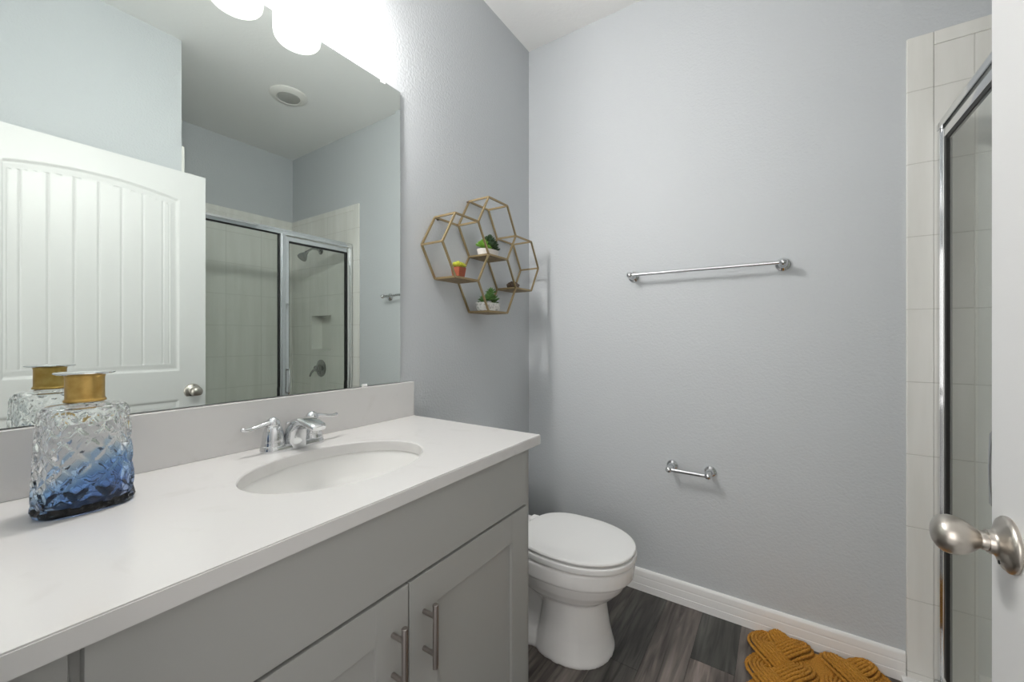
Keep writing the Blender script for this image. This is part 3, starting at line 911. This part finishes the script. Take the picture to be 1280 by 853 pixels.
# ------------------------------------------------------------------ towel bar and paper holder on the back wall
def wall_bar(name, label, cat, x0, x1, z, out, r_bar, r_ros):
    t = thing(name, label, cat, ((x0 + x1) / 2, D, z))
    for x in (x0, x1):
        bm = B()
        add_lathe(bm, [(0.0001, 0.0005), (r_ros, 0.0005), (r_ros, 0.004), (r_ros * 0.93, 0.008), (r_ros * 0.72, 0.0105), (r_ros * 0.5, 0.016), (0.0095, 0.026), (0.0085, out - 0.012), (0.0105, out - 0.010), (0.0001, out - 0.010)], (x, D, z), (0, -1, 0), 32)
        p = obj('post', bm, M['chrome'], t, sharp=45)
        bm = B()
        bmesh.ops.create_uvsphere(bm, u_segments=24, v_segments=14, radius=0.0145, matrix=Matrix.Translation((x, D - out, z)))
        obj('end_finial', bm, M['chrome'], p, sharp=80)
    bm = B(); add_tube(bm, [(x0, D - out, z), (x1, D - out, z)], r_bar, 16); obj('bar', bm, M['satin_chrome'], t, sharp=60)
wall_bar('towel_bar', 'long chrome towel bar on the blue-grey back wall', 'towel bar', 0.576, 1.155, 1.452, 0.066, 0.0072, 0.026)
wall_bar('toilet_paper_holder', 'short empty chrome toilet paper holder low on the back wall', 'paper holder', 0.747, 0.900, 0.600, 0.070, 0.0085, 0.024)

# ------------------------------------------------------------------ toilet
TY = 1.428
toi = thing('toilet', 'white toilet with closed lid between vanity and back wall', 'toilet', (0.35, TY, 0.0))
def egg(z, xb, xf, hw, n=48, pw=2.0, xm=None):
    """egg outline: widest at xm, blunt at the back"""
    xm = xb + (xf - xb) * 0.46 if xm is None else xm
    out = []
    for k in range(n):
        t = 2 * PI * k / n
        c, s = math.cos(t), math.sin(t)
        if c >= 0:
            x = xm + (xf - xm) * abs(c) ** (2 / 2.15)
            y = hw * math.copysign(abs(s) ** (2 / 2.15), s)
        else:
            x = xm - (xm - xb) * abs(c) ** (2 / 2.7)
            y = hw * math.copysign(abs(s) ** (2 / 2.7), s)
        out.append(Vector((x, TY + y, z)))
    return out
bm = B()
# bowl shell
loft(bm, [egg(0.178, 0.34, 0.572, 0.085), egg(0.200, 0.31, 0.610, 0.115), egg(0.228, 0.285, 0.645, 0.142), egg(0.258, 0.265, 0.673, 0.160), egg(0.286, 0.25, 0.688, 0.168), egg(0.2975, 0.25, 0.690, 0.169),
          egg(0.298, 0.245, 0.702, 0.178), egg(0.305, 0.24, 0.708, 0.182), egg(0.330, 0.235, 0.711, 0.1825), egg(0.351, 0.235, 0.710, 0.181), egg(0.357, 0.24, 0.704, 0.176)])
# pedestal column
loft(bm, [egg(0.0, 0.34, 0.634, 0.144), egg(0.012, 0.34, 0.634, 0.144), egg(0.03, 0.345, 0.628, 0.139), egg(0.08, 0.36, 0.616, 0.128), egg(0.15, 0.37, 0.606, 0.118), egg(0.21, 0.375, 0.602, 0.112), egg(0.26, 0.375, 0.602, 0.110)])
# rear trapway and foot
loft(bm, [egg(0.0, 0.12, 0.50, 0.128), egg(0.012, 0.12, 0.50, 0.128), egg(0.032, 0.125, 0.50, 0.118), egg(0.055, 0.13, 0.49, 0.095), egg(0.10, 0.13, 0.48, 0.078), egg(0.22, 0.10, 0.46, 0.085), egg(0.33, 0.06, 0.40, 0.12)])
add_tube(bm, [(0.46, TY, 0.12), (0.40, TY, 0.19), (0.32, TY, 0.235), (0.25, TY, 0.21), (0.20, TY, 0.12), (0.19, TY, 0.03)], [0.075, 0.085, 0.088, 0.086, 0.084, 0.084], 20)
# tank deck
add_box(bm, 0.03, 0.30, TY - 0.155, TY + 0.155, 0.30, 0.360, 0.02, 3)
o = obj('bowl', bm, M['porcelain'], toi, sharp=70)
md = o.modifiers.new('remesh', 'REMESH'); md.mode = 'VOXEL'; md.voxel_size = 0.0035; md.use_smooth_shade = True
ms = o.modifiers.new('smooth', 'SMOOTH'); ms.factor = 0.5; ms.iterations = 5
def lidded(z0, z1, xb, xf, hw, r):
    bm = B()
    loft(bm, [egg(z0, xb + r, xf - r, hw - r), egg(z0 + r * 0.3, xb + r * 0.3, xf - r * 0.3, hw - r * 0.3), egg(z0 + r, xb, xf, hw), egg(z1 - r, xb, xf, hw), egg(z1 - r * 0.3, xb + r * 0.3, xf - r * 0.3, hw - r * 0.3), egg(z1, xb + r, xf - r, hw - r),
              egg(z1 + 0.0025, xb + 0.05, xf - 0.05, hw - 0.05)])
    return bm
obj('seat', lidded(0.3615, 0.3845, 0.272, 0.717, 0.183, 0.005), M['seat'], toi, sharp=70)
obj('lid', lidded(0.3895, 0.4035, 0.275, 0.714, 0.180, 0.006), M['seat'], toi, sharp=70)
for s in (-1, 1):
    bm = B(); add_box(bm, 0.243, 0.285, TY + s * 0.075 - 0.022, TY + s * 0.075 + 0.022, 0.358, 0.394, 0.008, 3); obj('hinge_cap', bm, M['seat'], toi, sharp=60)
bm = B()
def tank_ring(z, k):
    hw = 0.168 * k
    pts = []
    xb, xc = 0.012, 0.150 * (0.6 + 0.4 * k)
    for f in [i / 16 for i in range(17)]:
        y = -hw + 2 * hw * f
        u = abs(y) / hw
        x = xc + 0.030 * (1 - u ** 2) - (0.022 * max(0, (u - 0.86) / 0.14) ** 2)
        pts.append(Vector((x, TY + y, z)))
    pts.append(Vector((xb, TY + hw, z))); pts.append(Vector((xb, TY - hw, z)))
    return pts
loft(bm, [tank_ring(0.358, 0.90), tank_ring(0.40, 0.93), tank_ring(0.55, 0.98), tank_ring(0.655, 1.0)])
obj('tank', bm, M['porcelain'], toi, sharp=40)
bm = B()
loft(bm, [tank_ring(0.656, 1.03), tank_ring(0.660, 1.045), tank_ring(0.684, 1.045), tank_ring(0.690, 1.02)])
obj('tank_lid', bm, M['porcelain'], toi, sharp=40)
bm = B(); add_lathe(bm, [(0.0001, 0), (0.012, 0), (0.012, 0.008), (0.0001, 0.010)], (0.172, TY - 0.11, 0.61), (1, 0, 0), 16)
add_tube(bm, [(0.182, TY - 0.11, 0.61), (0.186, TY - 0.08, 0.606), (0.188, TY - 0.05, 0.600)], [0.006, 0.005, 0.006], 10)
obj('flush_lever', bm, M['chrome'], toi)

# ------------------------------------------------------------------ bath mat
MX0, MX1, MYA, MYB = 1.040, 1.478, 1.00, 1.868
bm = B()
def braid(xc, amp, half, phase0):
    per = 0.42
    y0, y1 = MYA + 0.008, MYB - 0.008
    ns = 240
    jr = random.Random(11)
    for s in range(3):
        ph = 2 * PI * s / 3 + phase0
        path = []
        for i in range(ns + 1):
            y = y0 + (y1 - y0) * i / ns
            t = 2 * PI * (y - y0) / per + ph
            path.append(Vector((xc + amp * math.sin(t), y, 0.019 + 0.0115 * math.sin(2 * t + 0.4))))
        NY = 8
        for q in range(NY):
            off = (q - (NY - 1) / 2) / ((NY - 1) / 2)
            pts = []
            for i, p in enumerate(path):
                tan = path[min(i + 1, ns)] - path[max(i - 1, 0)]
                nrm = Vector((tan.y, -tan.x, 0)).normalized()
                end = min(1.0, min(i, ns - i) / 9.0)
                ww = half * (0.6 + 0.4 * math.sqrt(end)) * off
                pts.append(p + nrm * ww + Vector((jr.uniform(-1, 1) * 0.0007, jr.uniform(-1, 1) * 0.0007, 0.012 * math.sqrt(max(0, 1 - off * off)) - 0.008 + jr.uniform(-1, 1) * 0.0006)))
            for i in range(ns + 1):
                pts[i].y = min(max(pts[i].y, MYA + 0.004), MYB - 0.004)
            rs = [0.0056 * (1 + 0.20 * math.sin(i * 1.9 + q) + jr.uniform(-0.10, 0.10)) for i in range(ns + 1)]
            add_tube(bm, pts, rs, 6)
braid(MX0 + 0.110, 0.064, 0.041, -0.85)
braid(MX1 - 0.110, 0.064, 0.041, 0.45)
add_box(bm, MX0 + 0.03, MX1 - 0.03, MYA + 0.03, MYB - 0.03, 0.001, 0.012)
for v in bm.verts: v.co.z = max(v.co.z, 0.0008)
tag(obj('bath_mat', bm, M['yarn'], origin=(1.26, 1.43, 0), sharp=60), 'mustard yellow chunky braided bath mat on the dark plank floor', 'bath mat')

# ------------------------------------------------------------------ shower enclosure
EX = 1.588        # glass plane
enc = thing('shower_enclosure', 'chrome-framed glass shower enclosure with swing door in the tiled alcove', 'shower screen', (EX, 1.34, 0.02))
ya, yb = WING + 0.005, D - T - 0.004
bm = B()
hp = [(EX - 0.015, 1.845), (EX + 0.015, 1.845), (EX + 0.015, 1.872), (EX + 0.010, 1.880), (EX - 0.007, 1.880), (EX - 0.009, 1.868), (EX - 0.015, 1.864)]
add_prism(bm, hp, ya, yb, 'y')
obj('header_rail', bm, M['chrome'], enc, smooth=False)
bm = B(); add_prism(bm, [(EX - 0.020, 0.0195), (EX + 0.020, 0.0195), (EX + 0.020, 0.036), (EX - 0.012, 0.048), (EX - 0.020, 0.040)], ya, yb, 'y'); obj('bottom_rail', bm, M['chrome'], enc, smooth=False)
for (y0, y1) in ((ya, ya + 0.020), (yb - 0.022, yb)):
    bm = B(); add_box(bm, EX - 0.013, EX + 0.013, y0, y1, 0.036, 1.845, 0.001); add_box(bm, EX - 0.008, EX + 0.008, y0 + (0.018 if y0 == ya else -0.008), y1 + (0.008 if y0 == ya else -0.018), 0.036, 1.845)
    obj('wall_jamb', bm, M['chrome'], enc)
# fixed pane
bm = B(); add_box(bm, EX - 0.003, EX + 0.003, ya + 0.020, 1.335, 0.045, 1.845); fp = obj('fixed_pane', bm, M['pane'], enc, smooth=False)
bm = B()
for (a, b) in ((ya + 0.020, ya + 0.026), (1.329, 1.336)):
    add_box(bm, EX - 0.005, EX + 0.005, a, b, 0.045, 1.845)
add_box(bm, EX - 0.005, EX + 0.005, ya + 0.020, 1.336, 1.838, 1.846)
obj('glazing_seal', bm, M['rubber'], fp, smooth=False)
bm = B(); add_box(bm, EX - 0.020, EX + 0.020, 1.336, 1.370, 0.036, 1.846, 0.003); add_box(bm, EX - 0.024, EX + 0.012, 1.346, 1.356, 0.036, 1.846, 0.001); obj('centre_post', bm, M['satin_chrome'], enc)
# swing door
d0, d1, dz0, dz1 = 1.374, yb - 0.028, 0.055, 1.838
bm = B(); add_box(bm, EX - 0.003, EX + 0.003, d0 + 0.016, d1 - 0.012, dz0 + 0.02, dz1 - 0.025); sd = obj('door_pane', bm, M['pane'], enc, smooth=False)
bm = B()
add_box(bm, EX - 0.009, EX + 0.008, d0, d0 + 0.024, dz0, dz1, 0.003)
add_box(bm, EX - 0.009, EX + 0.008, d1 - 0.014, d1, dz0, dz1, 0.003)
add_box(bm, EX - 0.008, EX + 0.007, d0 + 0.02, d1 - 0.016, dz1 - 0.030, dz1, 0.003)
add_box(bm, EX - 0.008, EX + 0.007, d0 + 0.02, d1 - 0.016, dz0, dz0 + 0.030, 0.003)
obj('door_frame', bm, M['chrome'], sd)
bm = B()
add_box(bm, EX - 0.005, EX + 0.005, d0 + 0.024, d0 + 0.027, dz0 + 0.03, dz1 - 0.030)
add_box(bm, EX - 0.0075, EX + 0.0065, d1 - 0.032, d1 - 0.014, dz0 + 0.03, dz1 - 0.030)
add_box(bm, EX - 0.005, EX + 0.005, d0 + 0.024, d1 - 0.020, dz1 - 0.042, dz1 - 0.030)
obj('door_seal', bm, M['rubber'], sd, smooth=False)
bm = B()
for dx in (-1, 1):
    hx = EX + dx * 0.026 - 0.002
    add_tube(bm, [(EX - 0.002 + dx * 0.008, d0 + 0.014, 0.955), (hx, d0 + 0.014, 0.957), (hx + dx * 0.006, d0 + 0.014, 0.945), (hx + dx * 0.008, d0 + 0.014, 0.865), (hx + dx * 0.006, d0 + 0.014, 0.785), (hx, d0 + 0.014, 0.773), (EX - 0.002 + dx * 0.008, d0 + 0.014, 0.775)], 0.006, 10)
obj('handle', bm, M['chrome'], sd, sharp=60)

# shower head and valve on the back wall
sh = thing('overhead_shower', 'small chrome shower head on its arm high on the tiled wall', 'shower', (2.005, D - T, 1.878))
bm = B(); add_lathe(bm, [(0.0001, 0), (0.030, 0), (0.029, 0.005), (0.020, 0.011), (0.012, 0.014), (0.0001, 0.014)], (2.005, D - T, 1.878), (0, -1, 0), 24); obj('flange', bm, M['dark_chrome'], sh)
bm = B(); add_tube(bm, [(2.005, D - T - 0.01, 1.878), (2.003, D - 0.05, 1.886), (2.0, D - 0.09, 1.880), (1.996, D - 0.12, 1.858), (1.995, D - 0.132, 1.846)], 0.0085, 12); obj('arm', bm, M['dark_chrome'], sh, sharp=60)
bm = B(); add_lathe(bm, [(0.0001, -0.004), (0.012, -0.004), (0.015, 0.006), (0.014, 0.016), (0.022, 0.026), (0.034, 0.052), (0.037, 0.066), (0.036, 0.070), (0.030, 0.068), (0.0001, 0.067)], (1.995, D - 0.132, 1.846), (0, -0.62, -0.78), 28); obj('shower_head', bm, M['dark_chrome'], sh, sharp=40)
va = thing('shower_valve', 'round chrome shower valve with lever handle below the tiled niche', 'shower valve', (2.003, D - T, 0.915))
bm = B(); add_lathe(bm, [(0.0001, 0), (0.070, 0), (0.071, 0.003), (0.064, 0.008), (0.045, 0.011), (0.030, 0.014), (0.027, 0.030), (0.0001, 0.030)], (2.003, D - T, 0.915), (0, -1, 0), 40); obj('escutcheon', bm, M['dark_chrome'], va)
bm = B(); add_lathe(bm, [(0.0001, 0.030), (0.024, 0.030), (0.024, 0.048), (0.019, 0.056), (0.0001, 0.058)], (2.003, D - T, 0.915), (0, -1, 0), 24)
add_tube(bm, [(2.003, D - T - 0.045, 0.915), (2.03, D - T - 0.05, 0.900), (2.055, D - T - 0.054, 0.880), (2.072, D - T - 0.056, 0.850)], [0.012, 0.009, 0.008, 0.007], 12)
obj('lever', bm, M['dark_chrome'], va, sharp=50)

# ceiling vent
ve = thing('ceiling_vent', 'round white vent fitting on the ceiling over the shower', 'vent', (1.51, 1.36, CEIL))
bm = B(); add_lathe(bm, [(0.0001, 0.0005), (0.110, 0.0005), (0.110, 0.006), (0.104, 0.013), (0.085, 0.020), (0.072, 0.022), (0.070, 0.016), (0.0001, 0.016)], (1.51, 1.36, CEIL), (0, 0, -1), 44); obj('rim', bm, M['vent'], ve, sharp=35)
bm = B(); add_lathe(bm, [(0.0001, 0.017), (0.066, 0.017), (0.062, 0.022), (0.045, 0.026), (0.0001, 0.027)], (1.51, 1.36, CEIL), (0, 0, -1), 36); obj('core', bm, M['vent_core'], ve, sharp=35)
